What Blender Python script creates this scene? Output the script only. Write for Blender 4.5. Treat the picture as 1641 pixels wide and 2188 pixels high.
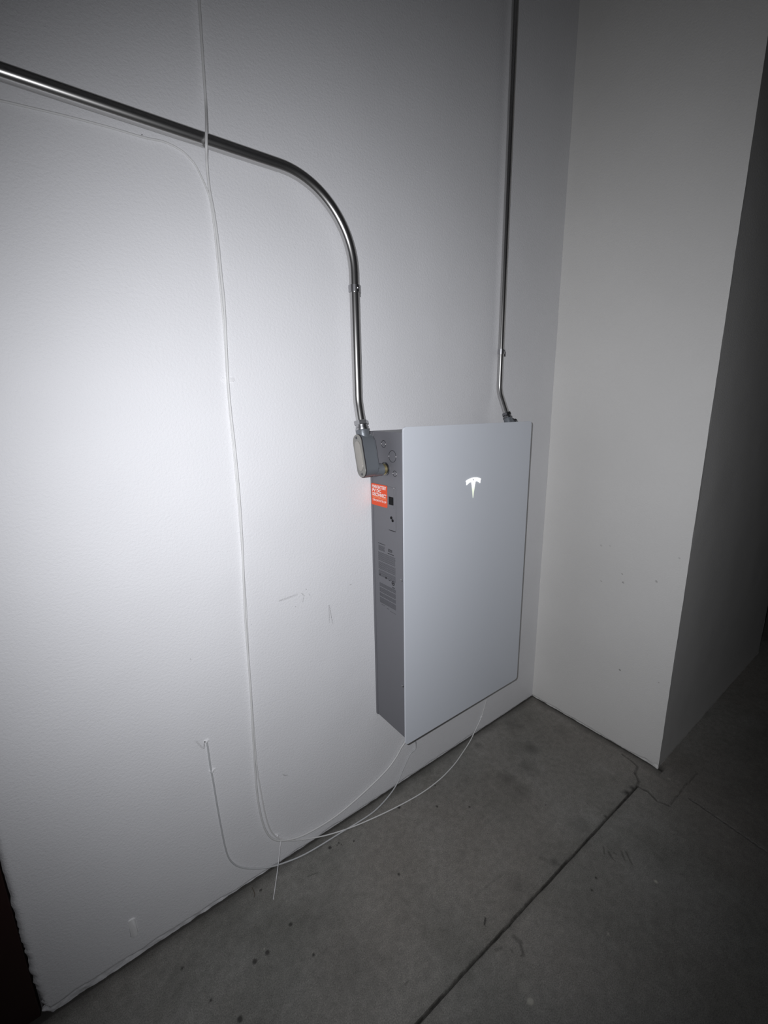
import bpy, bmesh, math, random
import numpy as np
from mathutils import Vector, Matrix, Quaternion
for o in list(bpy.data.objects): bpy.data.objects.remove(o, do_unlink=True)
S = bpy.context.scene; COL = S.collection
random.seed(7); rng = np.random.default_rng(7)

# ---------------------------------------------------------------- camera
CAM = np.array([-0.8226, -1.187, 1.5277]); F = 923.998
M = np.array([[0.79964305, -0.60021056, -0.01784028],
              [-0.15011988, -0.17105699, -0.97375743],
              [0.58140778, 0.78133654, -0.22688807]])        # rows: image right, image down, view direction
cam = bpy.data.cameras.new('camera'); camo = bpy.data.objects.new('camera', cam); COL.objects.link(camo)
cam.sensor_fit = 'VERTICAL'; cam.sensor_height = 36; cam.lens = 36*F/2188
cam.clip_start = .02
camo.matrix_world = Matrix(((M[0][0], -M[1][0], -M[2][0], CAM[0]), (M[0][1], -M[1][1], -M[2][1], CAM[1]),
                            (M[0][2], -M[1][2], -M[2][2], CAM[2]), (0, 0, 0, 1)))
S.camera = camo

# ---------------------------------------------------------------- world and light
w = bpy.data.worlds.new('world'); S.world = w; w.use_nodes = True
w.node_tree.nodes['Background'].inputs[0].default_value = (.6, .7, 1, 1)
w.node_tree.nodes['Background'].inputs[1].default_value = 0.0006
# the phone's flash that lights this dark garage, just above and left of the lens
tl = bpy.data.lights.new('phone_flash', 'SPOT'); to = bpy.data.objects.new('phone_flash', tl); COL.objects.link(to)
tl.energy = 73.5; tl.color = (.935, .945, 1.0); tl.shadow_soft_size = .004
tl.spot_size = math.radians(130); tl.spot_blend = 1.0
LP = CAM + M.T @ np.array([-.032, -.024, 0.0]); to.location = LP
yw, pw = math.radians(2), math.radians(1.5); ax = M[2] + M[0]*math.tan(yw) + M[1]*math.tan(pw)
to.rotation_euler = Vector(ax).to_track_quat('-Z', 'Y').to_euler()
S.view_settings.view_transform = 'Standard'; S.view_settings.look = 'None'
S.view_settings.gamma = 1; S.view_settings.exposure = 0.0; S.view_settings.use_curve_mapping = False

def at(u, v, axis, val):
    """the point of the plane (axis = val) behind picture position u, v"""
    d = M.T @ np.array([(u-820.5)/F, (v-1094)/F, 1.0]); t = (val-CAM[axis])/d[axis]
    return Vector(CAM + t*d)

# ---------------------------------------------------------------- main measures (metres)
X0, X1, X2, YP, ZC = -1.0772, 1.0461, 2.512, -0.6264, 3.2
BW, BT, BB, BD = 0.6283, 1.4812, 0.3822, 0.1852        # battery front: width, top, bottom, depth from wall

# ---------------------------------------------------------------- materials
def mat(name, col, rough=.6, metal=0.0, spec=.5):
    m = bpy.data.materials.new(name); m.use_nodes = True; b = m.node_tree.nodes['Principled BSDF']
    b.inputs['Base Color'].default_value = (*col, 1); b.inputs['Roughness'].default_value = rough
    b.inputs['Metallic'].default_value = metal; b.inputs['Specular IOR Level'].default_value = spec
    return m
def N(m, t, **k):
    n = m.node_tree.nodes.new(t)
    for a, v in k.items(): setattr(n, a, v)
    return n
def L(m, a, b): m.node_tree.links.new(a, b)
def bsdf(m): return m.node_tree.nodes['Principled BSDF']
def noise(m, scale, detail=4, rough=.5, dist=0, vec=None):
    n = N(m, 'ShaderNodeTexNoise'); n.inputs['Scale'].default_value = scale; n.inputs['Detail'].default_value = detail
    n.inputs['Roughness'].default_value = rough; n.inputs['Distortion'].default_value = dist
    if vec is None:
        tc = N(m, 'ShaderNodeTexCoord'); vec = tc.outputs['Object']
    L(m, vec, n.inputs['Vector']); return n.outputs['Fac']
def ramp(m, src, stops):
    r = N(m, 'ShaderNodeValToRGB'); e = r.color_ramp.elements
    while len(e) < len(stops): e.new(.5)
    for k, (p, c) in enumerate(stops):
        e[k].position = p; e[k].color = (*c, 1) if len(c) == 3 else c
    L(m, src, r.inputs[0]); return r.outputs[0]
def mth(m, op, a, b=None, clamp=False):
    n = N(m, 'ShaderNodeMath', operation=op, use_clamp=clamp)
    for i, v in enumerate((a, b)):
        if v is None: continue
        if hasattr(v, 'is_linked'): L(m, v, n.inputs[i])
        else: n.inputs[i].default_value = v
    return n.outputs[0]
def mix(m, fac, a, b, mode='MIX'):
    n = N(m, 'ShaderNodeMix', data_type='RGBA', blend_type=mode)
    for key, v in ((0, fac), (6, a), (7, b)):
        if hasattr(v, 'is_linked'): L(m, v, n.inputs[key])
        else: n.inputs[key].default_value = v if key == 0 else (*v, 1)
    return n.outputs[2]
def bump(m, h, dist, strength=1.0, prev=None):
    b = N(m, 'ShaderNodeBump'); b.inputs['Distance'].default_value = dist; b.inputs['Strength'].default_value = strength
    L(m, h, b.inputs['Height'])
    if prev is not None: L(m, prev, b.inputs['Normal'])
    return b.outputs['Normal']
def vmath(m, op, a, b=None):
    n = N(m, 'ShaderNodeVectorMath', operation=op)
    for i, v in enumerate((a, b)):
        if v is None: continue
        if hasattr(v, 'is_linked'): L(m, v, n.inputs[i])
        else: n.inputs[i].default_value = v
    return n
def seg_mask(m, pos, a, b, wd):
    """1 on the segment a-b, 0 beyond the width wd: a scratch or a spot with its own shape"""
    a = Vector(a); b = Vector(b); ab = b-a; q = max(ab.length_squared, 1e-9)
    pa = vmath(m, 'SUBTRACT', pos, a).outputs[0]
    t = mth(m, 'DIVIDE', vmath(m, 'DOT_PRODUCT', pa, ab).outputs['Value'], q, clamp=True)
    sc = N(m, 'ShaderNodeVectorMath', operation='SCALE'); sc.inputs[0].default_value = ab; L(m, t, sc.inputs['Scale'])
    d = vmath(m, 'DISTANCE', pa, sc.outputs[0]).outputs['Value']
    r = N(m, 'ShaderNodeMapRange'); r.inputs[1].default_value = wd; r.inputs[2].default_value = wd*.35
    r.inputs[3].default_value = 0; r.inputs[4].default_value = 1; L(m, d, r.inputs[0]); return r.outputs[0]

def plaster(name, base, marks, grain=1.0):
    m = mat(name, base, .62, 0, .35); tc = N(m, 'ShaderNodeTexCoord'); v = tc.outputs['Object']
    n1 = noise(m, 150, 3, .6, .1, v); n2 = noise(m, 340, 3, .6, .1, v); n3 = noise(m, 3.2, 3, .5, 0, v)
    h = mth(m, 'ADD', n1, mth(m, 'MULTIPLY', n2, .38))
    col = mix(m, ramp(m, n3, [(.35, (0, 0, 0)), (.7, (1, 1, 1))]), tuple(c*.965 for c in base), base)
    if marks:
        tot = None
        for a, b, wd, s in marks:
            k = mth(m, 'MULTIPLY', seg_mask(m, v, a, b, wd), s); tot = k if tot is None else mth(m, 'MAXIMUM', tot, k)
        tot = mth(m, 'MULTIPLY', tot, ramp(m, n2, [(.40, (.15,)*3), (.56, (1,)*3)]))
        col = mix(m, tot, col, (.10, .09, .085))
    L(m, col, bsdf(m).inputs['Base Color']); L(m, bump(m, h, .0019*grain, .6), bsdf(m).inputs['Normal'])
    return m
def wm(u, v, u2, v2, wd, s, ax=1, val=-.001): return (at(u, v, ax, val), at(u2, v2, ax, val), wd, s)
marks_b = [wm(598, 1284, 634, 1271, .0045, .32), wm(645, 1268, 650, 1273, .003, .4), wm(650, 1273, 647, 1286, .003, .3),
           wm(662, 1271, 663, 1272, .0025, .6), wm(703, 1294, 704, 1330, .0018, .55), wm(704, 1294, 711, 1333, .0018, .6),
           wm(631, 1296, 633, 1297, .002, .5), wm(654, 1259, 655, 1260, .002, .5), wm(748, 1250, 751, 1249, .002, .5),
           wm(537, 1334, 537, 1335, .0018, .6), wm(407, 1408, 407, 1409, .002, .5), wm(605, 1656, 612, 1658, .003, .5),
           wm(612, 1657, 614, 1657, .004, .35), wm(420, 1585, 434, 1600, .004, .3), wm(437, 1590, 436, 1600, .0028, .8)]
marks_r = [(at(u, v, 0, X1), at(u+1, v+1, 0, X1), wd, s) for u, v, wd, s in
           ((1284, 1241, .004, .5), (1331, 1244, .0055, .7), (1402, 1242, .0055, .6), (1329, 1226, .0035, .5), (1324, 1431, .005, .8),
            (1284, 1165, .005, .35), (1303, 1166, .004, .25), (1407, 1458, .004, .4), (1451, 1192, .004, .35))]
M_WB = plaster('wall_paint', (.80, .80, .805), marks_b)
M_WR = plaster('wall_paint_warmed', (.80, .79, .757), marks_r, .8)  # same paint as the back wall, warmed to offset the flash's blue tint

M_STEEL = mat('galvanised_steel', (.62, .62, .63), .22, .93)
nn = noise(M_STEEL, 90, 4, .7); L(M_STEEL, ramp(M_STEEL, nn, [(.35, (.07,)*3), (.75, (.15,)*3)]), bsdf(M_STEEL).inputs['Roughness'])
sp = noise(M_STEEL, 420, 2, .5); L(M_STEEL, mix(M_STEEL, ramp(M_STEEL, sp, [(.70, (0,)*3), (.74, (1,)*3)]), (.37, .37, .385), (.80, .80, .78)), bsdf(M_STEEL).inputs['Base Color'])
L(M_STEEL, bump(M_STEEL, sp, .0002, .2), bsdf(M_STEEL).inputs['Normal'])
g2 = N(M_STEEL, 'ShaderNodeBsdfAnisotropic'); g2.inputs['Color'].default_value = (.74, .73, .70, 1); g2.inputs['Roughness'].default_value = .29
mx = N(M_STEEL, 'ShaderNodeMixShader'); mx.inputs[0].default_value = .5
L(M_STEEL, bsdf(M_STEEL).outputs[0], mx.inputs[1]); L(M_STEEL, g2.outputs[0], mx.inputs[2]); L(M_STEEL, mx.outputs[0], M_STEEL.node_tree.nodes['Material Output'].inputs[0])
M_STEEL2 = mat('plated_steel', (.46, .46, .47), .32, 1.0)
M_DARK = mat('dark_zinc', (.22, .22, .23), .35, 1.0)
M_ALU = mat('grey_cast_aluminium', (.175, .19, .205), .38, 0.35)
na = noise(M_ALU, 500, 2); L(M_ALU, bump(M_ALU, na, .0006, .4), bsdf(M_ALU).inputs['Normal'])
M_COVER = mat('brushed_cover_plate', (.46, .44, .40), .42, 0.75)
M_RIM = mat('cast_cover_rim', (.33, .325, .30), .45, .6)
M_BODY = mat('grey_powder_coat', (.165, .165, .178), .42, 0.0, .5)
nb = noise(M_BODY, 900, 2); L(M_BODY, bump(M_BODY, nb, .0004, .5), bsdf(M_BODY).inputs['Normal'])
M_PANEL = mat('white_glass_panel', (.68, .71, .75), .30, 0, .5)
bsdf(M_PANEL).inputs['Coat Weight'].default_value = .15; bsdf(M_PANEL).inputs['Coat Roughness'].default_value = .2
M_BLACK = mat('black_plastic', (.004, .004, .005), .35, 0, .15)
M_GAP = mat('gap_and_gasket_black', (.02, .018, .022), .7)  # gaskets, and the black put into gaps
M_PRINT = mat('grey_print', (.075, .075, .083), .6)
M_PRINT2 = mat('black_print', (.02, .02, .022), .6)
M_PRINTL = mat('faint_print', (.112, .112, .122), .6)
M_ORANGE = mat('orange_reflective_film', (.86, .078, .010), .35)
M_WHITE = mat('white_reflective_film', (.95, .93, .90), .35)
M_PEACH = mat('peach_reflective_film', (.95, .42, .20), .35)
M_CABLE = mat('off_white_cable_sheath', (.69, .69, .675), .5)
M_CABLED = mat('grey_cable_sheath', (.52, .53, .53), .6)  # darker grey than the sheath of the other cables
M_CLIP = mat('white_nylon', (.80, .80, .80), .4)
M_NAIL = mat('dark_nail', (.12, .12, .13), .4, .8)
M_TAPE = mat('pale_filler', (.88, .88, .87), .7)
M_BRASS = mat('yellow_zinc', (.48, .42, .24), .4, .9)
M_BACKING = mat('dark_brown_backing', (.022, .008, .006), .6)
M_LED = bpy.data.materials.new('lit_logo_diffuser'); M_LED.use_nodes = True
M_LED.node_tree.nodes.remove(M_LED.node_tree.nodes['Principled BSDF'])
em = N(M_LED, 'ShaderNodeEmission'); tc = N(M_LED, 'ShaderNodeTexCoord'); sx = N(M_LED, 'ShaderNodeSeparateXYZ'); L(M_LED, tc.outputs['Object'], sx.inputs[0])
mr = N(M_LED, 'ShaderNodeMapRange'); mr.inputs[1].default_value = -.042; mr.inputs[2].default_value = 0; L(M_LED, sx.outputs[2], mr.inputs[0])
L(M_LED, ramp(M_LED, mr.outputs[0], [(0, (.86, .93, .76)), (.35, (.80, .92, .74)), (.62, (1, 1, 1))]), em.inputs[0])
mr2 = N(M_LED, 'ShaderNodeMapRange'); mr2.inputs[1].default_value = -.042; mr2.inputs[2].default_value = -.01; mr2.inputs[3].default_value = 1.0; mr2.inputs[4].default_value = 1.7; L(M_LED, sx.outputs[2], mr2.inputs[0])
L(M_LED, mr2.outputs[0], em.inputs[1]); L(M_LED, em.outputs[0], M_LED.node_tree.nodes['Material Output'].inputs[0])

# ---------------------------------------------------------------- object helpers
def tag(o, label=None, cat=None, group=None, kind=None):
    for k, v in (('label', label), ('category', cat), ('group', group), ('kind', kind)):
        if v: o[k] = v
    return o
def empty(name, loc, label, cat, group=None):
    o = bpy.data.objects.new(name, None); COL.objects.link(o); o.location = loc; o.empty_display_size = .05
    return tag(o, label, cat, group)
def obj(name, bm, m, parent=None, smooth=True, loc=None):
    """link a bmesh given in world coordinates as one object (origin moved to loc or to the parent's origin)"""
    me = bpy.data.meshes.new(name)
    par = Vector((0, 0, 0))
    p = parent
    while p is not None: par += p.location; p = p.parent
    org = Vector(loc) if loc is not None else par
    bmesh.ops.translate(bm, verts=bm.verts, vec=-org)
    bmesh.ops.recalc_face_normals(bm, faces=bm.faces)
    bm.to_mesh(me); bm.free(); me.materials.append(m)
    if smooth:
        for f in me.polygons: f.use_smooth = len(f.vertices) < 5
        me.set_sharp_from_angle(angle=math.radians(38))
    o = bpy.data.objects.new(name, me); COL.objects.link(o)
    if parent is not None: o.parent = parent
    o.location = org-par if parent is not None else org
    return o
def box(bm, c0, c1, bev=0, seg=2):
    a = [min(p, q) for p, q in zip(c0, c1)]; b = [max(p, q) for p, q in zip(c0, c1)]
    r = bmesh.ops.create_cube(bm, size=1)['verts']
    for v in r: v.co = Vector([a[i]+(v.co[i]+.5)*(b[i]-a[i]) for i in range(3)])
    if bev:
        es = list({e for v in r for e in v.link_edges})
        bmesh.ops.bevel(bm, geom=es, offset=bev, segments=seg, profile=.5, affect='EDGES')
    return bm
def cyl(bm, p, q, r1, r2=None, n=32, caps=True):
    p = Vector(p); q = Vector(q); r2 = r1 if r2 is None else r2
    rot = (q-p).to_track_quat('Z', 'Y'); A = []; B = []
    for i in range(n):
        d = rot @ Vector((math.cos(2*math.pi*i/n), math.sin(2*math.pi*i/n), 0))
        A.append(bm.verts.new(p+d*r1)); B.append(bm.verts.new(q+d*r2))
    for i in range(n): bm.faces.new((A[i], A[(i+1) % n], B[(i+1) % n], B[i]))
    if caps: bm.faces.new(A[::-1]); bm.faces.new(B)
def lathe(bm, p, axis, prof, n=36):
    """profile of (distance along axis, radius) turned about the axis"""
    p = Vector(p); rot = Vector(axis).to_track_quat('Z', 'Y'); rings = []
    for h, r in prof:
        rings.append([bm.verts.new(p+rot @ Vector((r*math.cos(2*math.pi*i/n), r*math.sin(2*math.pi*i/n), h))) for i in range(n)])
    for a, b in zip(rings, rings[1:]):
        for i in range(n): bm.faces.new((a[i], a[(i+1) % n], b[(i+1) % n], b[i]))
    bm.faces.new(rings[0][::-1]); bm.faces.new(rings[-1])
def catmull(pts, n=8):
    P = [Vector(p) for p in pts]; P = [2*P[0]-P[1]]+P+[2*P[-1]-P[-2]]; out = []
    for i in range(1, len(P)-2):
        a, b, c, d = P[i-1:i+3]
        for k in range(n):
            t = k/n; out.append(.5*((2*b)+(c-a)*t+(2*a-5*b+4*c-d)*t*t+(3*b-a-3*c+d)*t**3))
    out.append(P[-2]); return out
def tube(bm, pts, r, n=16, caps=True):
    pts = [Vector(p) for p in pts]; tg = []
    for i in range(len(pts)):
        t = pts[min(i+1, len(pts)-1)]-pts[max(i-1, 0)]; tg.append(t.normalized())
    u = tg[0].orthogonal().normalized(); rings = []
    for i, p in enumerate(pts):
        u = (u-tg[i]*u.dot(tg[i])).normalized(); v = tg[i].cross(u)
        rings.append([bm.verts.new(p+(u*math.cos(2*math.pi*k/n)+v*math.sin(2*math.pi*k/n))*r) for k in range(n)])
    for a, b in zip(rings, rings[1:]):
        for k in range(n): bm.faces.new((a[k], a[(k+1) % n], b[(k+1) % n], b[k]))
    if caps: bm.faces.new(rings[0][::-1]); bm.faces.new(rings[-1])
def prism(bm, outline, fn, d0, d1):
    """outline of (a, b) pairs; fn(a, b, d) gives the world point; extruded from d0 to d1"""
    A = [bm.verts.new(fn(a, b, d0)) for a, b in outline]; B = [bm.verts.new(fn(a, b, d1)) for a, b in outline]; n = len(A)
    for i in range(n): bm.faces.new((A[i], A[(i+1) % n], B[(i+1) % n], B[i]))
    bm.faces.new(A[::-1]); bm.faces.new(B)
def rrect(a0, b0, a1, b1, r, n=6):
    out = []
    for cx, cy, s in ((a1-r, b1-r, 0), (a0+r, b1-r, 90), (a0+r, b0+r, 180), (a1-r, b0+r, 270)):
        for k in range(n+1):
            t = math.radians(s+90*k/n); out.append((cx+r*math.cos(t), cy+r*math.sin(t)))
    return out

# ---------------------------------------------------------------- smooth random field for real unevenness
def vnoise(x, y, seed=0):
    xi = np.floor(x).astype(int); yi = np.floor(y).astype(int); fx = x-xi; fy = y-yi
    fx = fx*fx*(3-2*fx); fy = fy*fy*(3-2*fy)
    def h(a, b):
        n = (a*374761393+b*668265263+seed*982451653) & 0x7fffffff
        n = ((n ^ (n >> 13))*1274126177) & 0x7fffffff
        return ((n ^ (n >> 16)) & 0xffff)/65535.0
    return (h(xi, yi)*(1-fx)+h(xi+1, yi)*fx)*(1-fy)+(h(xi, yi+1)*(1-fx)+h(xi+1, yi+1)*fx)*fy
def fbm(x, y, o=4, seed=0):
    s = 0; a = 1; t = 0
    for k in range(o): s = s+a*vnoise(x*2**k, y*2**k, seed+k); t += a; a *= .5
    return s/t
def grid_mesh(name, P, m, extra=None):
    """P: array (rows, cols, 3)"""
    R, Cc = P.shape[:2]; me = bpy.data.meshes.new(name)
    idx = np.arange(R*Cc).reshape(R, Cc)
    q = np.stack([idx[:-1, :-1], idx[:-1, 1:], idx[1:, 1:], idx[1:, :-1]], -1).reshape(-1, 4)
    V = P.reshape(-1, 3)
    if extra is not None:
        eV, eF = extra; off = len(V); V = np.vstack([V, eV]); 
    me.vertices.add(len(V)); me.vertices.foreach_set('co', V.astype(np.float32).ravel())
    faces = q
    nf = len(faces) + (len(extra[1]) if extra is not None else 0)
    if extra is not None: faces = np.vstack([faces, np.array(extra[1])+R*Cc])
    me.loops.add(nf*4); me.loops.foreach_set('vertex_index', faces.ravel().astype(np.int32))
    me.polygons.add(nf); me.polygons.foreach_set('loop_start', np.arange(0, nf*4, 4, dtype=np.int32))
    me.update(calc_edges=True); me.validate()
    me.polygons.foreach_set('use_smooth', np.ones(nf, bool)); me.set_sharp_from_angle(angle=math.radians(50))
    me.materials.append(m); o = bpy.data.objects.new(name, me); COL.objects.link(o); return o

# ---------------------------------------------------------------- back wall (its front is y = 0)
xs = np.concatenate([np.array([0, .002, .005, .009, .014]) + X0, np.linspace(X0+.02, X1, 520)])
zs = np.concatenate([np.linspace(0, .06, 22), np.linspace(.065, .3, 40), np.linspace(.31, ZC, 220)])
Xg, Zg = np.meshgrid(xs, zs)
Y = -.0022*(fbm(Xg*5, Zg*5, 3, 3)-.5)
lip = .002+.014*fbm(Xg*14, Zg*0, 4, 11)+.020*np.clip((-.35-Xg)/.75, 0, 1)       # height of the ragged plaster foot
k = np.clip((lip-Zg)/.006, 0, 1); k = k*k*(3-2*k)
Y = Y + k*(.0032+.007*(fbm(Xg*42, Zg*60, 4, 5)-.5)*np.clip(.45-(Xg+.2)*.6, .3, 1))
e = np.clip((.014-(Xg-X0))/.014, 0, 1)                                          # rounded, chipped end of the wall
Y = Y + e**2*.012
XX = Xg + (1-np.clip((Xg-X0)/.05, 0, 1))*.0045*(fbm(Zg*85, Zg*0, 4, 21)-.5)*2
XX = XX + np.where(Zg < .11, (1-np.clip((Xg-X0)/.10, 0, 1))*(.11-Zg)*.35*(fbm(Zg*70, Xg*40, 3, 8)-.35), 0)
P = np.stack([XX, Y, Zg], -1)
eV = [(X0, .02, 0), (X0, .02, ZC), (X0, .16, 0), (X0, .16, ZC), (X1, .16, 0), (X1, .16, ZC), (X1, 0, 0), (X1, 0, ZC)]
wall = grid_mesh('wall_back', P, M_WB, (np.array(eV), [(0, 1, 3, 2), (2, 3, 5, 4), (4, 5, 7, 6)])); wall['kind'] = 'structure'
# end face that closes the ragged edge
bm = bmesh.new(); col = P[:, 0, :]; pv = None
for a in col:
    r = [bm.verts.new(tuple(a)), bm.verts.new((a[0]+.001, .02, a[2]))]
    if pv: bm.faces.new((pv[0], pv[1], r[1], r[0]))
    pv = r
o = obj('trim_1', bm, M_WB); o['kind'] = 'structure'

# ---------------------------------------------------------------- side wall: the pier right of the battery (faces x = X1 and y = YP)
s1 = np.linspace(0, -YP, 170); s2 = np.linspace(0, X2-X1, 150)[1:]
S1 = np.concatenate([s1, -YP+s2]); 
bx = np.concatenate([np.full(len(s1), X1), X1+s2]); by = np.concatenate([-s1, np.full(len(s2), YP)])
nx = np.concatenate([np.full(len(s1), -1.0), np.zeros(len(s2))]); ny = np.concatenate([np.zeros(len(s1)), np.full(len(s2), -1.0)])
ci = len(s1)-1; nx[ci] = -.7; ny[ci] = -.7
Sg, Zg = np.meshgrid(S1, zs)
d = .002*(fbm(Sg*5, Zg*5, 3, 33)-.5)+.0012*fbm(Sg*60, Zg*60, 2, 61)*np.exp(-((Sg+YP)/.01)**2)
lip = .003+.014*fbm(Sg*14, Zg*0, 4, 41)+.015*np.exp(-((Sg+YP)/.05)**2)
k = np.clip((lip-Zg)/.006, 0, 1)
d = d + k*(-.003+.006*(fbm(Sg*42, Zg*60, 4, 45)-.5)+.012*fbm(Sg*42, Zg*60, 4, 46)*np.exp(-((Sg+YP)/.02)**2))*np.where(Sg > -YP+.03, .5, 1)
d = d + .004*(fbm(Zg*18, Sg*0, 4, 77)-.5)*np.exp(-((Sg+YP)/.006)**2)
P = np.stack([bx[None, :]+d*nx[None, :], by[None, :]+d*ny[None, :], Zg], -1)
eV = [(X2, YP, 0), (X2, YP, ZC), (X2, .16, 0), (X2, .16, ZC), (X1+.002, .16, 0), (X1+.002, .16, ZC)]
wr = grid_mesh('wall_right', P, M_WR, (np.array(eV), [(0, 1, 3, 2), (2, 3, 5, 4)])); wr['kind'] = 'structure'

# ---------------------------------------------------------------- floor
M_FL = mat('bare_concrete', (.13, .128, .118), .62, 0, .4)
v = N(M_FL, 'ShaderNodeTexCoord').outputs['Object']
f1 = noise(M_FL, 2.6, 5, .55, .3, v); f2 = noise(M_FL, 42, 6, .7, .2, v); f3 = noise(M_FL, 330, 3, .7, 0, v); f4 = noise(M_FL, 120, 2, .5, 0, v); f5 = noise(M_FL, 1.3, 2, .5, 0, v)
c = ramp(M_FL, f1, [(.34, (.155, .153, .136)), (.50, (.215, .213, .194)), (.68, (.27, .27, .252))])
c = mix(M_FL, ramp(M_FL, f5, [(.42, (0,)*3), (.62, (.55,)*3)]), c, (.212, .19, .165))
c = mix(M_FL, .55, c, ramp(M_FL, f2, [(.25, (.55,)*3), (.75, (1.4,)*3)]), 'MULTIPLY')
c = mix(M_FL, .75, c, ramp(M_FL, f3, [(.3, (.45,)*3), (.7, (1.5,)*3)]), 'MULTIPLY')
c = mix(M_FL, ramp(M_FL, f4, [(.76, (0,)*3), (.80, (.8,)*3)]), c, (.34, .33, .29))
att = N(M_FL, 'ShaderNodeAttribute', attribute_name='dirt_tone', attribute_type='GEOMETRY')
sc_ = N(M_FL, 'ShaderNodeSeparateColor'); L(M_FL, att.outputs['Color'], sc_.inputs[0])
c = mix(M_FL, sc_.outputs[2], c, (.44, .44, .44), 'MULTIPLY')  # blue channel: light falloff painted into the floor colour
c = mix(M_FL, sc_.outputs[0], c, (.024, .022, .019)); c = mix(M_FL, sc_.outputs[1], c, (.40, .39, .33))
L(M_FL, c, bsdf(M_FL).inputs['Base Color'])
L(M_FL, bump(M_FL, mth(M_FL, 'ADD', f2, mth(M_FL, 'MULTIPLY', f3, .3)), .0015, .5), bsdf(M_FL).inputs['Normal'])

fx = np.unique(np.concatenate([np.arange(-3.2, -1.3, .06), np.arange(-1.3, 1.55, .0032), np.arange(1.56, 2.6, .012), np.arange(2.6, 6.5, .1)]))
fy = np.unique(np.concatenate([np.arange(-3.4, -1.3, .06), np.arange(-1.3, .0, .0034), [0, .02, .06, .2, .5, 1.2, 2.4]]))
FX, FY = np.meshgrid(fx, fy)
def fp(u, v): p = at(u, v, 2, 0); return np.array([p.x, p.y])
def segd(a, b, wob=.002, seed=1):
    a = np.array(a); b = np.array(b); ab = b-a; q = (ab**2).sum(); ln = math.sqrt(q)
    t = np.clip(((FX-a[0])*ab[0]+(FY-a[1])*ab[1])/q, 0, 1)
    px = a[0]+t*ab[0]; py = a[1]+t*ab[1]; nrm = np.array([-ab[1], ab[0]])/ln
    off = wob*(fbm(t*ln*30, t*0, 3, seed)-.5)*2
    px = px+nrm[0]*off; py = py+nrm[1]*off
    return np.hypot(FX-px, FY-py)
def blob(u, v, r, soft=.6, seed=0, rag=.5):
    c_ = fp(u, v); d_ = np.hypot(FX-c_[0], FY-c_[1])*(1+rag*(fbm(FX*35, FY*35, 3, seed)-.5)*2)
    return np.clip((r-d_)/(r*soft), 0, 1)
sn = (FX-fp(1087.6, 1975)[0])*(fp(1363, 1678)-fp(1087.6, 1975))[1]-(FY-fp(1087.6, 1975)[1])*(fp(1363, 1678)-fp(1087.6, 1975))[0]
painted_falloff = (sn > 0)*np.clip(sn/np.hypot(*(fp(1363, 1678)-fp(1087.6, 1975)))/.42, 0, 1)  # beam falloff painted in: floor darkens with distance past the joint
Z = .0012*(fbm(FX*4, FY*4, 3, 9)-.5); dirt_tone = np.zeros_like(FX); light = np.zeros_like(FX)
ja, jb = fp(1087.6, 1975), fp(1363, 1678); jd = (jb-ja)/np.linalg.norm(jb-ja)
j0 = ja-jd*2.2
D1 = segd(j0, jb, .0018, 3); Z -= .007*np.clip((.0040-D1)/.0025, 0, 1); dirt_tone = np.maximum(dirt_tone, .92*np.clip((.0048-D1)/.0030, 0, 1)*(.75+.4*fbm(FX*60, FY*60, 3, 15)))
dirt_tone = np.maximum(dirt_tone, .22*np.clip((.022-D1)/.018, 0, 1)*fbm(FX*25, FY*25, 3, 16)*1.5)
D2 = segd(fp(1475, 1707), fp(1641, 1822)+(fp(1641, 1822)-fp(1475, 1707))*6, .0015, 5); Z -= .004*np.clip((.0035-D2)/.002, 0, 1); dirt_tone = np.maximum(dirt_tone, .8*np.clip((.005-D2)/.003, 0, 1))
crk = [((1363, 1678), (1366, 1668)), ((1366, 1668), (1358, 1652)), ((1358, 1652), (1362, 1636)), ((1362, 1636), (1346, 1622)), ((1346, 1622), (1330, 1612)),
       ((1363, 1680), (1384, 1690)), ((1384, 1690), (1406, 1711)), ((1406, 1711), (1432, 1721)), ((1432, 1721), (1446, 1702)), ((1446, 1702), (1462, 1680)), ((1462, 1680), (1490, 1652))]
for k_, (a, b) in enumerate(crk):
    Dk = segd(fp(*a), fp(*b), .003, 50+k_); wk = .006 if k_ < 8 else .003
    Z -= .003*np.clip((wk-Dk)/.003, 0, 1); dirt_tone = np.maximum(dirt_tone, (.62 if k_ < 8 else .4)*np.clip((wk*1.3-Dk)/wk, 0, 1)*(.5+fbm(FX*80, FY*80, 2, 4)*.6))
for u, v_, r, s in ((1090, 1545, .07, .35), (1135, 1600, .05, .45), (950, 1620, .05, .22), (750, 2050, .12, .2), (690, 1960, .08, .2), (1340, 1694, .022, .95), (1352, 1684, .02, .8), (1294, 1744, .014, .8), (1183, 1842, .02, .45), (1240, 1765, .06, .28), (1100, 1890, .05, .25), (1110, 1690, .06, .3), (1125, 1640, .05, .35),
                    (1105, 1550, .04, .35), (1022, 1592, .025, .4), (1085, 1665, .05, .35), (1200, 1560, .06, .2), (1098, 1940, .03, .2)):
    dirt_tone = np.maximum(dirt_tone, s*blob(u, v_, r, .9, int(u)))
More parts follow.
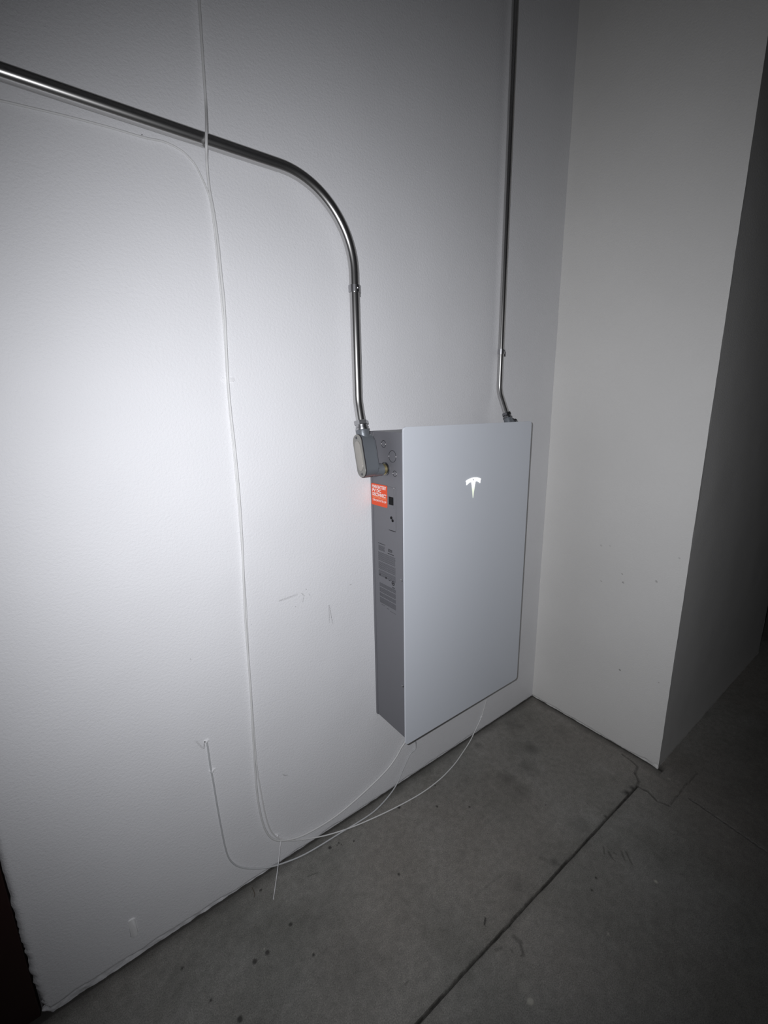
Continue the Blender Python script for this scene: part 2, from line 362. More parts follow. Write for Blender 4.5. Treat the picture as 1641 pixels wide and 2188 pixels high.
# darker floor along the foot of the walls
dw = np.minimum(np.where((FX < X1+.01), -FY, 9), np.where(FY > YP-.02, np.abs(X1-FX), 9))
dirt_tone = np.maximum(dirt_tone, np.clip((.042-dw*(.6+.9*fbm(FX*12, FY*12, 3, 70)))/.04, 0, 1)*.62)
dirt_tone = np.maximum(dirt_tone, np.clip((.012-dw)/.008, 0, 1)*.85)
for u, v_, r in ((571, 2035, .0085), (544, 2054, .0082), (670, 2040, .0052), (621, 1975, .0050), (450, 2138, .0042), (513, 2178, .0085), (389, 2069, .0045), (557, 1902, .0055), (852, 1725, .0075),
                 (934, 1723, .0055), (1003, 1724, .0055), (930, 1678, .004), (705, 1811, .006), (724, 1801, .0045), (729, 1804, .004), (756, 1797, .004), (852, 1868, .0055), (1274, 1876, .005),
                 (1158, 2042, .0), (1265, 1902, .004), (1255, 1716, .003), (1166, 1720, .003), (720, 1806, .003)):
    if r: dirt_tone = np.maximum(dirt_tone, .85*blob(u, v_, r, .35, int(u), .35))
for a, b, wd, s in (((1038, 1962), (1036, 1976), .0035, .9), ((1098, 2002), (1112, 2014), .009, .45), ((1112, 2014), (1118, 2040), .006, .5), ((1118, 2040), (1114, 2044), .004, .5), ((1060, 2031), (1072, 2025), .006, .4), ((1090, 2028), (1096, 2034), .004, .4),
                    ((1290, 1810), (1291, 1824), .004, .5), ((1300, 1820), (1304, 1828), .005, .55), ((1304, 1828), (1314, 1840), .003, .5), ((1312, 1822), (1318, 1826), .004, .4), ((1328, 1820), (1334, 1838), .004, .45),
                    ((1338, 1820), (1350, 1846), .004, .5), ((658, 1873), (678, 1865), .003, .45), ((1015, 1914), (1075, 1868), .004, .2), ((1155, 1833), (1200, 1850), .009, .25), ((866, 2104), (872, 2096), .003, .5)):
    Dk = segd(fp(*a), fp(*b), .002, int(a[0])); dirt_tone = np.maximum(dirt_tone, s*np.clip((wd-Dk)/(wd*.6), 0, 1))
for u, v_, r, s in ((1134, 2140, .0095, .55), (1402, 1884, .006, .75), (1430, 1664, .007, .45), (1300, 1996, .005, .5), (613, 1925, .003, .7), (565, 2027, .003, .7), (1120, 2110, .02, .12), (1300, 1993, .003, .4)):
    light = np.maximum(light, s*blob(u, v_, r, .5, int(v_), .5))
P = np.stack([FX, FY, Z], -1)
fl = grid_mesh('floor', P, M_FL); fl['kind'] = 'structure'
ca = fl.data.color_attributes.new('dirt_tone', 'FLOAT_COLOR', 'POINT')
ca.data.foreach_set('color', np.stack([np.clip(dirt_tone, 0, 1), np.clip(light, 0, 1), painted_falloff, dirt_tone*0+1], -1).astype(np.float32).ravel())  # channels: dark marks, pale spots, painted light falloff

# ceiling, and an added door-like backing that keeps the left opening black
bm = bmesh.new(); box(bm, (-3.2, -3.4, ZC), (6.5, 2.4, ZC+.12)); o = obj('ceiling', bm, mat('ceiling_paint', (.35, .35, .35), .8), None, False); o['kind'] = 'structure'
bm = bmesh.new(); box(bm, (X0-1.0, .012, .0), (X0-.003, .052, 2.35), .002)
for z0, z1 in ((.25, .95), (1.1, 2.1)):
    box(bm, (X0-.85, .006, z0), (X0-.15, .013, z1), .003)
o = obj('dark_backing_1', bm, M_BACKING, None, False); o['kind'] = 'structure'

# ================================================================ battery on the wall
BX0, BX1, BZ0, BZ1, BY = .0079, BW-.008, BB+.0157, BT-.0157, -.168
bat = empty('wall_battery', (BW/2, 0, BB), 'large flat wall-mounted home battery with white front panel, grey sides and lit emblem', 'battery')
# grey sheet-metal body with the recessed left-side compartment opening
bm = bmesh.new()
def side(a, b, d): return Vector((BX0-d, -a, b))      # a: distance from wall, b: height, d: outwards from the left side
box(bm, (BX0, BY, BZ0), (BX1, -.004, BZ1), .0025)
obj('housing', bm, M_BODY, bat, False)
# wall flange with sloping lower end
bm = bmesh.new(); prism(bm, [(0, BZ0+.0), (.004, BZ0-.001), (.010, BZ0-.001), (.010, BZ1), (0, BZ1)], lambda a, b, d: Vector((d, -a, b)), BX0-.0015, BX1+.0015)
obj('mounting_flange', bm, M_BODY, bat, False)
bm = bmesh.new(); box(bm, (BX0+.004, -.181, BZ0+.003), (BX1-.003, BY, BZ1-.003)); obj('dark_gap_core', bm, M_GAP, bat, False)  # dark core put in to blacken the gap behind the panel
# front panel: thin rounded glass sheet
bm = bmesh.new(); prism(bm, rrect(0, BB, BW, BT, .010, 8), lambda a, b, d: Vector((a, -d, b)), .179, BD)
pe = [e_ for e_ in bm.edges if all(abs(v_.co.y+BD) < 1e-5 for v_ in e_.verts)]
bmesh.ops.bevel(bm, geom=pe, offset=.0012, segments=2, profile=.5, affect='EDGES')
obj('front_panel', bm, M_PANEL, bat, False)
# lit emblem
lx, lz = .3105, 1.2915; hw = .0375
def lp(a, b, d): return Vector((lx+a, -BD-d, lz+b))
def arc(a): return .0075*(1-(a/hw)**2)                # outer curve of the crossbar
bm = bmesh.new()
def strip(a0, a1, top, bot, n=18):
    T = [(a0+(a1-a0)*k/n) for k in range(n+1)]
    out = [(a, top(a)) for a in T]+[(a, bot(a)) for a in T[::-1]]
    prism(bm, out, lp, -.0005, .0016)
strip(-hw, hw, lambda a: arc(a)-.0002, lambda a: arc(a)-.0042+.0012*abs(a)/hw)
body = lambda a: arc(a)-.0052
strip(-hw+.003, -.0052, body, lambda a: arc(a)-.0125-.0040*max(0, (abs(a)-.022)/.015) if abs(a) > .012 else arc(a)-.0130)
strip(.0052, hw-.003, body, lambda a: arc(a)-.0125-.0040*max(0, (abs(a)-.022)/.015) if abs(a) > .012 else arc(a)-.0130)
prism(bm, [(-.0060, .0022), (0, -.0060), (.0060, .0022), (.0100, -.0060), (.0075, -.0180), (0, -.0640), (-.0075, -.0180), (-.0100, -.0060)], lp, -.0005, .0015)
obj('lit_emblem', bm, M_LED, bat, False, loc=(lx, -BD, lz))
bat.children[-1]['label'] = 'glowing white emblem fading to pale green'
# knock-outs on the left side
def ring(bm, cy, cz, r, wd, d0, d1, gaps=()):
    n = 48
    for k in range(n):
        t0 = 2*math.pi*k/n; t1 = 2*math.pi*(k+1)/n; mid = math.degrees((t0+t1)/2) % 360
        if any(abs((mid-g+180) % 360-180) < 8 for g in gaps): continue
        q = [(cy+math.cos(t)*rr, cz+math.sin(t)*rr) for t, rr in ((t0, r), (t1, r), (t1, r-wd), (t0, r-wd))]
        prism(bm, q, side, d0, d1)
for cy, cz, r in ((.0752, 1.4263, .0118), (.1200, 1.3900, .0190), (.1312, 1.3370, .0098)):
    bm = bmesh.new(); ring(bm, cy, cz, r, .0016, -.0004, .0003, (0, 180)); ko = obj('knockout', bm, M_PRINT2, bat, False)
    for sgn in (-1, 1):
        bm = bmesh.new(); cyl(bm, side(cy+sgn*(r-.0008), cz, -.0005), side(cy+sgn*(r-.0008), cz, .0009), .0016, .0008, 12); obj('knockout_tab', bm, M_WHITE, ko)
# pressed rib line and corner seam
bm = bmesh.new(); box(bm, side(.016, BZ1-.05, 0), side(.0185, BZ1-.003, .0022), .0008); obj('seam', bm, M_STEEL2, bat)
# hinged breaker cover with window and lock
bm = bmesh.new(); prism(bm, rrect(.030, 1.150, .1335, 1.292, .005), side, -.001, .0014)
cv = obj('access_cover', bm, M_BODY, bat, False)
bm = bmesh.new(); prism(bm, rrect(.0920, 1.2225, .1265, 1.288, .003), side, .0012, .0019); obj('cover_rim', bm, M_BODY, cv, False)
bm = bmesh.new(); prism(bm, rrect(.1010, 1.2345, .1245, 1.2605, .0015), side, .0012, .0026); obj('switch_window', bm, M_BLACK, cv, False)
bm = bmesh.new(); prism(bm, rrect(.1270, 1.2885, .1325, 1.2925, .001), side, .0008, .003); obj('cover_pin', bm, M_STEEL2, cv, False)
bm = bmesh.new(); cyl(bm, side(.112, 1.1915, .0005), side(.112, 1.1915, .003), .0052, .0048, 20); cyl(bm, side(.119, 1.1835, .0005), side(.119, 1.1835, .003), .0048, .0044, 20); obj('latch', bm, M_BLACK, cv)
bm = bmesh.new(); prism(bm, rrect(.098, 1.1478, .1325, 1.1494, .0004), side, .0008, .0022); obj('finger_groove', bm, M_GAP, cv, False)
bm = bmesh.new(); prism(bm, rrect(.1335, 1.150, .1352, 1.290, .0004), side, -.0004, .0007); obj('cover_edge', bm, M_STEEL2, cv, False)
# orange reflective sticker with white lettering
bm = bmesh.new()
sa0, sa1, sb0, sb1 = .0045, .0925, 1.2205, 1.2935
prism(bm, rrect(sa0, sb0, sa1, sb1, .005), side, .0010, .0022); st = obj('warning_sticker', bm, M_ORANGE, bat, False)
st['label'] = 'orange reflective warning sticker with white lettering'
def text_mesh(name, txt, a0, a1, b0, b1, m, parent, d, bold=0.0):
    cu = bpy.data.curves.new(name, 'FONT'); cu.body = txt; cu.size = 1; cu.extrude = .0; cu.offset = bold
    to_ = bpy.data.objects.new(name, cu); COL.objects.link(to_)
    dg = bpy.context.evaluated_depsgraph_get(); me = bpy.data.meshes.new_from_object(to_.evaluated_get(dg))
    bpy.data.objects.remove(to_, do_unlink=True)
    n = len(me.vertices); co = np.empty(n*3, np.float32); me.vertices.foreach_get('co', co); co = co.reshape(-1, 3)
    mn, mx = co.min(0), co.max(0); A = a0+(co[:, 0]-mn[0])/(mx[0]-mn[0])*(a1-a0); B = b0+(co[:, 1]-mn[1])/(mx[1]-mn[1])*(b1-b0)
    org = np.array(bat.location)
    W_ = np.stack([np.full(n, BX0-d), -A, B], -1)-org
    me.vertices.foreach_set('co', W_.astype(np.float32).ravel()); me.update()
    me.materials.clear(); me.materials.append(m)
    o_ = bpy.data.objects.new(name, me); COL.objects.link(o_); o_.parent = parent; return o_
bw = .028
text_mesh('lettering', 'MAIN BATTERY', .011, .0875, 1.2785, 1.2895, M_WHITE, st, .0024, bw)
text_mesh('lettering', 'PV DC', .011, .060, 1.2655, 1.2765, M_WHITE, st, .0024, bw)
text_mesh('lettering', 'DISCONNECT', .011, .0875, 1.2525, 1.2635, M_WHITE, st, .0024, bw)
text_mesh('lettering', 'TURN SWITCH TO OFF', .011, .0875, 1.2345, 1.2415, M_WHITE, st, .0024, .02)
for b in (1.2495, 1.2455):
    bm = bmesh.new(); prism(bm, [(.011, b), (.0875, b), (.0875, b+.0014), (.011, b+.0014)], side, .0018, .0024); obj('printed_line', bm, M_PEACH, st, False)
# printed rating plate: paragraphs of tiny print
pl = bpy.data.objects.new('rating_print', None); COL.objects.link(pl); pl.parent = bat; pl.location = (0, 0, 0)
def bars(name, rows, m, d=.0005):
    bm_ = bmesh.new(); r_ = random.Random(len(rows)*7+int(rows[0][2]*1e4))
    for a0, a1, b, h in rows:
        a = a0
        while a < a1-.001:
            wln = min(r_.uniform(.003, .010), a1-a); prism(bm_, [(a, b), (a+wln, b), (a+wln, b+h), (a, b+h)], side, 0.0, d); a += wln+.0011
    return obj(name, bm_, m, bat, False)
bpy.data.objects.remove(pl, do_unlink=True)
bars('fine_print', [(.034, .074, 1.0885, .0017)], M_PRINT2)
bars('fine_print', [(.036, .070, 1.0800-k_*.0036, .0018) for k_ in range(5)], M_PRINT)
bars('fine_print', [(.090, .112, 1.0790-k_*.0036, .0018) for k_ in range(3)]+[(.088, .122, 1.0640, .0020)], M_PRINT2)
rows = [(.034, .128, 1.0560-k_*.0034, .0016) for k_ in range(26) if k_ not in (9, 18)]
bars('fine_print', [r for i_, r in enumerate(rows) if i_ % 2 == 0], M_PRINT)
bars('fine_print', [r for i_, r in enumerate(rows) if i_ % 2], M_PRINTL)
rows = [(.038, .128, .9440-k_*.0034, .0017) for k_ in range(22) if k_ not in (4, 10, 15)]
bars('fine_print', rows, M_PRINT)
bars('fine_print', [(.048, .066, .8650, .0018), (.078, .090, .8610, .0022), (.094, .128, .8570, .0016)], M_PRINTL)
cy, cz = .115, .9655
bm = bmesh.new(); ring(bm, cy, cz, .0078, .0024, 0, .0006); obj('certification_mark', bm, M_PRINT2, bat, False)
for q_ in (rrect(cy-.0035, cz-.002, cy+.0035, cz+.002, .0005, 1), rrect(cy-.004, cz-.0165, cy+.0085, cz-.014, .0003, 1), [(.038, .9735), (.046, .9735), (.042, .9810)],
           rrect(.072, .9700, .080, .9770, .0005, 1), rrect(.092, .9690, .101, .9712, .0003, 1)):
    bm = bmesh.new(); prism(bm, q_, side, 0, .0006); obj('printed_symbol', bm, M_PRINT2, bat, False)
for cz in (1.016, .587):
    p_ = at(859, 1240.5, 0, BX0) if cz > 1 else at(861.5, 1466.5, 0, BX0)
    bm = bmesh.new(); lathe(bm, (BX0, p_.y+.002, p_.z), (-1, 0, 0), [(-.001, .0048), (.0018, .0048), (.0030, .0034), (.0031, .0022), (.0012, .0018)], 20); obj('screw', bm, M_STEEL2, bat)
# cable glands hidden below the housing let the thin cables out
for u, y_ in ((.018, -.150), (.085, -.12), (.53, -.05)):
    bm = bmesh.new(); cyl(bm, (u+.012, y_, BZ0+.002), (u+.012, y_, BZ0-.008), .007, .0055, 20); obj('cable_gland', bm, M_BLACK, bat)

# ================================================================ large conduit: wall run, bend and offset
RL = .01475; YC = -.034; XV = -.058
zt = at(440, 300, 1, YC).z
zl = zt
bend_r = .215
path = [(-1.75, YC, zl), (-1.2, YC, zl)]
x = -1.2
while x < XV-bend_r: path.append((x, YC, zl)); x += .06
for k_ in range(0, 25):
    t = math.radians(90*k_/24); path.append((XV-bend_r+bend_r*math.sin(t), YC, zl-bend_r+bend_r*math.cos(t)))
z = zl-bend_r-.05
while z > 1.625: path.append((XV, YC, z)); z -= .05
tilt = math.radians(13.0); zk = 1.56
AXD = Vector((0, -math.sin(tilt), -math.cos(tilt)))          # direction of the lower, leaning part
kr = .16; kc = Vector((XV, YC-kr, zk+.018))                     # short offset bend
for k_ in range(0, 9):
    t = tilt*k_/8; path.append(tuple(kc+Vector((0, kr*math.cos(t), -kr*math.sin(t)))))
pk = Vector(path[-1]); ptop = pk+AXD*((pk.z-1.487)/math.cos(tilt))
path.append(tuple(pk.lerp(ptop, .5))); path.append(tuple(ptop))
cd = empty('electrical_conduit', (XV, 0, 1.48), 'thick shiny steel conduit running from the left and bending down to the battery side', 'conduit')
bm = bmesh.new(); tube(bm, path, RL, 40); obj('pipe', bm, M_STEEL, cd)
# compression connector: hex nut, ridged collar
def hexnut(bm, p, ax_, r, h):
    rot = Vector(ax_).to_track_quat('Z', 'Y'); A = []
    for lvl, rr in ((0, r*.93), (h*.12, r), (h*.88, r), (h, r*.93)):
        A.append([bm.verts.new(Vector(p)+rot @ Vector((rr*math.cos(math.radians(60*k_+18)), rr*math.sin(math.radians(60*k_+18)), lvl))) for k_ in range(6)])
    for a, b in zip(A, A[1:]):
        for k_ in range(6): bm.faces.new((a[k_], a[(k_+1) % 6], b[(k_+1) % 6], b[k_]))
    bm.faces.new(A[0][::-1]); bm.faces.new(A[-1])
n0 = pk+AXD*((pk.z-1.5005)/math.cos(tilt))
bm = bmesh.new(); hexnut(bm, n0, AXD, .0225, .0135); obj('compression_nut', bm, M_STEEL2, cd, False)
c0 = n0+AXD*.0125
bm = bmesh.new(); lathe(bm, c0, AXD, [(0, .0185), (.006, .0185), (.007, .0200), (.009, .0200), (.010, .0185), (.012, .0185), (.0125, .0215), (.017, .0215), (.018, .0195)], 40); obj('connector_collar', bm, M_STEEL2, cd)
lbt = c0+AXD*.0175                                            # where the conduit body's hub begins

# conduit body (L shape): hub, oval box, side hub, cover
U = Vector((1, 0, 0)); V = AXD; Wd = U.cross(V)                # U to the battery, V down the body, Wd across
def lbp(a, b, d): return lbt+V*b+Wd*a+U*d
bl0, bl1, hwid = .012, .1450, .0225
oval = []
for k_ in range(13): t = math.radians(180+180*k_/12); oval.append((hwid*math.cos(t), bl0+hwid+hwid*math.sin(t)))
for k_ in range(13): t = math.radians(180*k_/12); oval.append((hwid*math.cos(t), bl1-hwid+hwid*math.sin(t)))
bm = bmesh.new(); dx0, dx1 = -.0215, .0265
prism(bm, oval, lbp, dx0, dx1)
ee = [e_ for e_ in bm.edges if all(abs((v_.co-lbt).dot(U)-dx1) < 1e-5 for v_ in e_.verts)]
bmesh.ops.bevel(bm, geom=ee, offset=.006, segments=4, profile=.5, affect='EDGES')
lathe(bm, lbt-V*.001, V, [(0, .0205), (.004, .0212), (.014, .0205), (.030, .0200)], 36)
hz = 1.3475
hc = lbt+V*((lbt.z-hz)/math.cos(tilt))
lathe(bm, hc+U*.018, U, [(0, .0190), (.010, .0192), (.024, .0190), (.0265, .0200), (.031, .0200)], 36)
lb = obj('conduit_body', bm, M_ALU, cd); lb['label'] = 'grey cast conduit body with an oval beige cover'
bm = bmesh.new(); ov2 = [(a*1.05, b) for a, b in oval]; prism(bm, ov2, lbp, dx0-.0026, dx0+.0004); obj('gasket', bm, M_GAP, lb, False)
bm = bmesh.new(); prism(bm, [(a*1.03, bl0+(b-bl0)*1.0) for a, b in oval], lbp, dx0-.0048, dx0-.0020)
ee = [e_ for e_ in bm.edges if all((v_.co-lbt).dot(U) < dx0-.0045 for v_ in e_.verts)]
bmesh.ops.bevel(bm, geom=ee, offset=.0012, segments=2, profile=.5, affect='EDGES')
inner = [(a*.66, bl0+.020+(b-bl0)/(bl1-bl0)*(bl1-bl0-.040)) for a, b in oval]
cvr = obj('cover', bm, M_RIM, lb)
bm = bmesh.new(); prism(bm, inner, lbp, dx0-.0064, dx0-.0044)
ee = [e_ for e_ in bm.edges if all((v_.co-lbt).dot(U) < dx0-.0060 for v_ in e_.verts)]
bmesh.ops.bevel(bm, geom=ee, offset=.0010, segments=2, profile=.5, affect='EDGES'); obj('raised_oval', bm, M_COVER, lb)
for b in (bl0+.010, bl1-.010):
    bm = bmesh.new(); lathe(bm, lbp(0, b, dx0-.0045), -U, [(0, .0042), (.0016, .0040), (.0024, .0026), (.0014, .0012)], 18); obj('cover_screw', bm, M_DARK, lb)
bm = bmesh.new(); h0 = hc+U*.0475
prof = []
gap_ = BX0-h0.x
for k_ in range(9): prof += [(gap_*k_/9, .0176), (gap_*(k_+.5)/9, .0160)]
prof.append((gap_-.0003, .0176)); lathe(bm, h0, U, prof, 36); obj('threaded_nipple', bm, M_BRASS, lb)
bm = bmesh.new(); lathe(bm, Vector((BX0-.0045, h0.y, h0.z)), U, [(0, .0205), (.0008, .0218), (.0036, .0218), (.0043, .0205)], 24); obj('locknut', bm, M_DARK, lb)

# one-hole straps
def strap(p, r, zdir, label, ear=1):
    p = Vector(p); t = empty('conduit_strap', (p.x, 0, p.z), label, 'pipe strap', 'steel straps fixing conduit to the wall')
    bm_ = bmesh.new(); h = .0095; n = 24; ra, rb = r+.0004, r+.0030; pts = []
    for k2 in range(n+1):
        a = math.radians(-20+220*k2/n); pts.append((math.cos(a), math.sin(a)))
    out = [(p.x+c_*rb, p.y-s_*rb) for c_, s_ in pts]+[(p.x+c_*ra, p.y-s_*ra) for c_, s_ in pts[::-1]]
    prism(bm_, out, lambda a, b, d: Vector((a, b, d)), p.z-h, p.z+h); obj('band', bm_, M_STEEL2, t)
    bm_ = bmesh.new(); box(bm_, (p.x+ear*ra, -.0045, p.z-h), (p.x+ear*(rb+.020), -.0005, p.z+h), .0008); obj('foot', bm_, M_STEEL2, t)
    bm_ = bmesh.new(); lathe(bm_, (p.x+ear*(rb+.013), -.0044, p.z), (0, -1, 0), [(0, .0050), (.0022, .0046), (.0034, .0026)], 18); obj('anchor_screw', bm_, M_DARK, t)
    bm_ = bmesh.new(); box(bm_, (p.x+ear*(r+.002), -.0290, p.z-.017), (p.x+ear*(r+.0095), -.0040, p.z+.001), .001); obj('clamp_ear', bm_, M_DARK, t)
    bm_ = bmesh.new(); lathe(bm_, (p.x+.002, p.y-rb+.0006, p.z+.001), (0, -1, 0), [(0, .0045), (.0020, .0042), (.0032, .0028)], 18); obj('screw', bm_, M_STEEL2, t)
    return t
sz = at(757, 618, 0, XV).z
strap((XV, YC, sz), RL, 1, 'steel strap on the thick conduit halfway between its bend and the battery')

# ================================================================ thin conduit on the right
RR = .0117; YR = -.022; XR = .634
cr = empty('electrical_conduit', (XR, 0, 1.5), 'thin dark steel conduit coming straight down from above behind the battery top', 'conduit')
zk2 = 1.62; t2 = math.radians(24); path = []
z = 3.19
while z > zk2+.02: path.append((XR, YR, z)); z -= .08
kr = .11; kc = Vector((XR, YR-kr, zk2))
for k_ in range(0, 9):
    t = t2*k_/8; path.append(tuple(kc+Vector((0, kr*math.cos(t), -kr*math.sin(t)))))
AR = Vector((0, -math.sin(t2), -math.cos(t2))); pk2 = Vector(path[-1]); pt2 = pk2+AR*((pk2.z-1.497)/math.cos(t2)); path.append(tuple(pt2))
bm = bmesh.new(); tube(bm, path, RR, 32); obj('pipe', bm, M_STEEL, cr)
bm = bmesh.new(); q = pk2+AR*((pk2.z-1.512)/math.cos(t2)); hexnut(bm, q, AR, .0180, .0115); obj('compression_nut', bm, M_DARK, cr, False)
q = q+AR*.0110
bm = bmesh.new(); lathe(bm, q, AR, [(0, .0140), (.004, .0145), (.006, .0150), (.0065, .0178), (.011, .0178), (.012, .0160)], 32); obj('connector_collar', bm, M_DARK, cr)
# second conduit body, mostly behind the panel top
q = q+AR*.0115
bm = bmesh.new(); lathe(bm, q-AR*.001, AR, [(0, .0165), (.004, .0170), (.012, .0170), (.030, .0170)], 32)
lathe(bm, q+AR*.012+Vector((.020, 0, -.009)), (1, 0, -.15), [(-.02, .012), (0, .0175), (.018, .0175)], 28)
lb2 = obj('conduit_body', bm, M_ALU, cr); lb2['label'] = 'dark grey conduit body half hidden behind the battery'
bm = bmesh.new(); cq = q+AR*.012+Vector((.020, 0, -.009)); tube(bm, catmull([cq+Vector((.0008*k_, -math.cos(math.radians(k_*15))*.0182, math.sin(math.radians(k_*15))*.0182)) for k_ in range(-1, 14)], 3), .0018, 8); obj('gasket', bm, M_GAP, lb2)
bm = bmesh.new(); lathe(bm, cq+Vector((.013, -.0085, .0135)), (.2, -.5, .8), [(0, .0050), (.002, .0048), (.0035, .003)], 18); obj('cover_screw', bm, M_BLACK, lb2)
strap((XR, YR, at(1068, 752, 0, XR).z), RR, 1, 'small steel strap on the thin conduit above the battery', 1)

# ================================================================ thin white cables
RC = .0030
def cable(name, pts, r, m, label):
    bm_ = bmesh.new(); tube(bm_, catmull(pts, 10), r, 12); c_ = sum((Vector(p) for p in pts), Vector())/len(pts)
    o_ = obj(name, bm_, m, None, True, loc=pts[-1]); return tag(o_, label, 'cable')
def W(u, v, y): return at(u, v, 1, y)
yf = -RC-.0015
c1 = [W(418, -60, -.0082), W(425, 0, -.0082), W(431, 90, -.0082), W(437, 180, -.0082), W(440, 225, -.012), W(441, 262, -.040), W(441, 290, -.0525), W(441, 318, -.050), W(442, 350, -.018), W(447, 400, -.0082), W(457, 455, -.0082), W(466, 520, -.0082), W(473, 590, -.0082), W(479, 650, -.0082), W(483.5, 740, -.0082),
      W(487, 811, -.0082), W(493, 880, -.0082), W(503, 970, -.0082), W(512, 1070, -.0082), W(518, 1170, -.0082), W(521, 1250, -.0082), W(524, 1320, -.0082), W(530, 1400, -.0082), W(536, 1480, -.0082), W(540, 1560, -.0082), W(545, 1640, -.0082),
      W(550, 1700, -.0082), W(558, 1745, -.0082), W(568, 1775, -.0082), W(582, 1792, -.0082), W(605, 1796, -.0082), W(640, 1788, -.0082), W(680, 1768, -.0082), W(720, 1742, -.0082), W(760, 1709, -.0082), W(800, 1672, -.0082), W(828, 1643, -.0082), W(845, 1620, -.0082), W(856, 1600, -.010), W(866, 1574, -.012), Vector((.060, -.030, .398))]
cable('thin_cable', c1, RC, M_CABLE, 'off-white cable crossing over the thick conduit and running down to the battery bottom-left corner')
y2 = -RC-.0045
c2 = [W(-40, 212, -.0027), W(0, 215, -.0027), W(70, 231, -.0027), W(150, 250, -.0027), W(230, 271, -.0027), W(305, 293, -.0027), W(350, 303, -.0027), W(385, 320, -.0027), W(405, 338, -.0027), W(418, 354, -.0027), W(432, 382, -.0027), W(443, 408, -.0029), W(450, 432, -.0030), W(458, 490, -.0030), W(465, 560, -.0030), W(473, 640, -.0030), W(480, 720, -.0030),
      W(484, 790, -.0035), W(489, 860, -.0035), W(499, 960, -.0035), W(508, 1060, -.0035), W(516, 1160, -.0035), W(521, 1230, yf), W(526, 1300, yf), W(528.5, 1350, yf), W(532, 1420, -.0035), W(538, 1500, -.0035), W(544, 1580, yf), W(549, 1640, yf), W(557, 1690, yf), W(568, 1745, yf), W(580, 1777, yf), W(598, 1792, yf), W(625, 1796, yf), W(660, 1792, yf)]
fl_ = [(700, 1784, .010), (750, 1768, .0045), (800, 1747, .0045), (850, 1723, .0045), (900, 1695, .0045), (940, 1665, .0045), (970, 1634, .0045)]
c2 += [at(u, v, 2, z_) for u, v, z_ in fl_]
c2 += [at(990, 1606, 2, .0045), at(1004, 1584, 2, .010), W(1014, 1564, -.012), W(1028, 1534, yf), W(1034, 1515, -.006), W(1040, 1492, -.010), W(1043, 1470, -.014), Vector((.575, -.03, .402))]
tb = cable('thin_cable', c2, RC*.72, M_CABLE, 'off-white cable from the left picture edge that lies on the floor below the battery')
c3 = [W(442, 1584, -.003), W(446, 1612, -.003), W(450, 1640, -.003), W(456, 1672, -.003), W(463, 1715, -.003), W(472, 1765, -.003), W(480, 1805, -.003), W(488, 1831, -.003), W(500, 1846, -.003), W(515, 1853, -.0035), W(540, 1856, -.006), W(575, 1853, -.012), at(612, 1842, 2, .005), at(650, 1826, 2, .0045), at(690, 1803, 2, .0045), at(730, 1778, 2, .0045), at(765, 1757, 2, .0045), at(800, 1733, 2, .0045), at(828, 1704, 2, .006),
      W(848, 1675, -.010), W(863, 1640, -.006), W(876, 1612, -.006), W(889, 1590, -.010), Vector((.10, -.05, .399))]
cable('thin_cable', c3, RC*.8, M_CABLED, 'short grey-white cable from the lower left wall along the floor edge to the battery')
# cable tie tail sticking out of the loop
a = W(600, 1797, -.010); b = at(584, 1922, 2, .004)
mid = a.lerp(b, .5)+Vector((0, -.004, .004))
bm = bmesh.new(); tube(bm, catmull([a, mid, b], 10), .0013, 8); o = obj('cable_tie_tail', bm, M_CLIP, None, True, loc=b); tag(o, 'stiff white cable tie tail sticking out from the cable loop to the floor', 'cable tie')

# cable clips
def clip(p, label, s=1.0, nail=False, rot=0):
    t = empty('cable_clip', tuple(Vector((p.x, -.0003, p.z))), label, 'cable clip', 'small nail-in cable clips on the wall')
    bm_ = bmesh.new(); R_ = Matrix.Rotation(rot, 3, 'Y')
    n = 16; arch = []
    def fn(a_, b_, d_): return Vector((p.x, -.0002, p.z))+R_ @ Vector((a_, -b_, d_))
    w_, h_ = .0046*s, .0088*s
    out = [(-w_-.0062*s, 0), (-w_-.0062*s, .003*s), (-w_, .0035*s)]+[(w_*math.cos(math.radians(180-180*k2/n)), .0035*s+(h_-.0035*s)*math.sin(math.radians(180*k2/n))) for k2 in range(n+1)]+[(w_+.0062*s, .003*s), (w_+.0062*s, 0)]
    prism(bm_, out, fn, -.0042*s, .0042*s)
    bmesh.ops.bevel(bm_, geom=list(bm_.edges), offset=.0007*s, segments=2, profile=.5, affect='EDGES')
    obj('saddle', bm_, M_CLIP, t)
    bm_ = bmesh.new(); c_ = Vector((p.x, -.0002, p.z))+R_ @ Vector((-w_-.003*s, 0, 0))
    lathe(bm_, c_, (0, -1, 0), [(0, .0016*s), (.0036*s, .0016*s), (.0037*s, .0025*s), (.0048*s, .0023*s)], 14); obj('nail', bm_, M_NAIL if nail else M_CLIP, t)
    return t
p_ = W(487, 811, 0); bm = bmesh.new()
prism(bm, rrect(p_.x-.0165, p_.z-.0056, p_.x+.0165, p_.z+.0056, .0055, 8), lambda a_, b_, d_: Vector((a_, -d_, b_)), -.001, .0032)
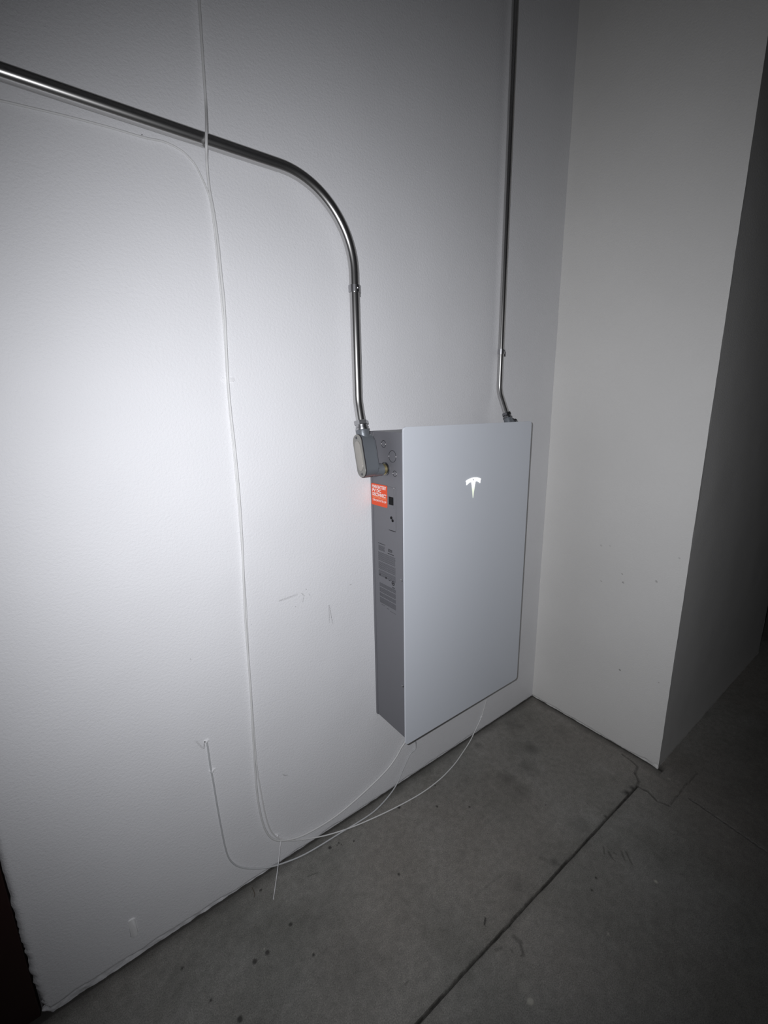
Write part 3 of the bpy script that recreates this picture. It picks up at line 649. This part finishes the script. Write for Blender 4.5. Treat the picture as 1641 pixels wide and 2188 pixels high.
bmesh.ops.bevel(bm, geom=[e_ for e_ in bm.edges if all(v_.co.y < -.0031 for v_ in e_.verts)], offset=.0012, segments=3, profile=.5, affect='EDGES')
tag(obj('cable_clip', bm, M_CLIP, None, True, loc=(p_.x, 0, p_.z)), 'flat white oval clip behind both cables at mid height left of the battery', 'cable clip')
clip(W(413, 348, 0), 'tiny clip where the left cable turns downward below the thick conduit', .55, True, .7)
clip(W(444, 405, 0), 'tiny clip where the left cable meets the hanging cable', .55, True, .3)
clip(W(304, 292, 0), 'tiny clip on the near-horizontal cable below the thick conduit', .4, True, 1.4)
clip(W(1028.5, 1531, 0), 'small white clip on the wall just below the battery bottom edge', .8, False, -.4)
clip(W(592, 1784, 0), 'white clip at the bottom loop of the two cables near the floor', .75, False, .9)
clip(W(453, 1646, 0), 'white clip on the short grey-white cable at lower left', .8, False, .15)
clip(W(441, 1583, 0), 'clip at the upper end of the short cable at lower left', .7, True, .25)
# pale filler strip near the floor at the far left
bm = bmesh.new(); p_ = W(284, 1980, 0)
ol = [(a_+.0012*random.uniform(-1, 1), b_) for a_, b_ in rrect(-.0085, -.034, .0085, .030, .007, 6)]
prism(bm, ol, lambda a_, b_, d_: Vector((p_.x+a_, -d_, p_.z+b_)), 0.0, .0036)
bmesh.ops.bevel(bm, geom=[e_ for e_ in bm.edges if all(v_.co.y < -.0035 for v_ in e_.verts)], offset=.0012, segments=2, profile=.5, affect='EDGES')
o = obj('filler_strip', bm, M_TAPE, None, True, loc=(p_.x, 0, p_.z-.026)); tag(o, 'short pale upright filler strip on the wall near the floor, far left', 'filler')
# bits lying on the floor
def bit(name, pts, r, m, label, cat, group=None):
    bm_ = bmesh.new(); tube(bm_, catmull(pts, 6), r, 8); o_ = obj(name, bm_, m, None, True, loc=pts[0]); tag(o_, label, cat, group)
bit('twig', [at(538, 1896, 2, .002), at(542, 1903, 2, .003), at(544, 1911, 2, .002), at(543, 1917, 2, .0015)], .0011, mat('dry_twig', (.10, .08, .06), .8), 'tiny curved twig on the floor against the wall below the cable loop', 'twig')
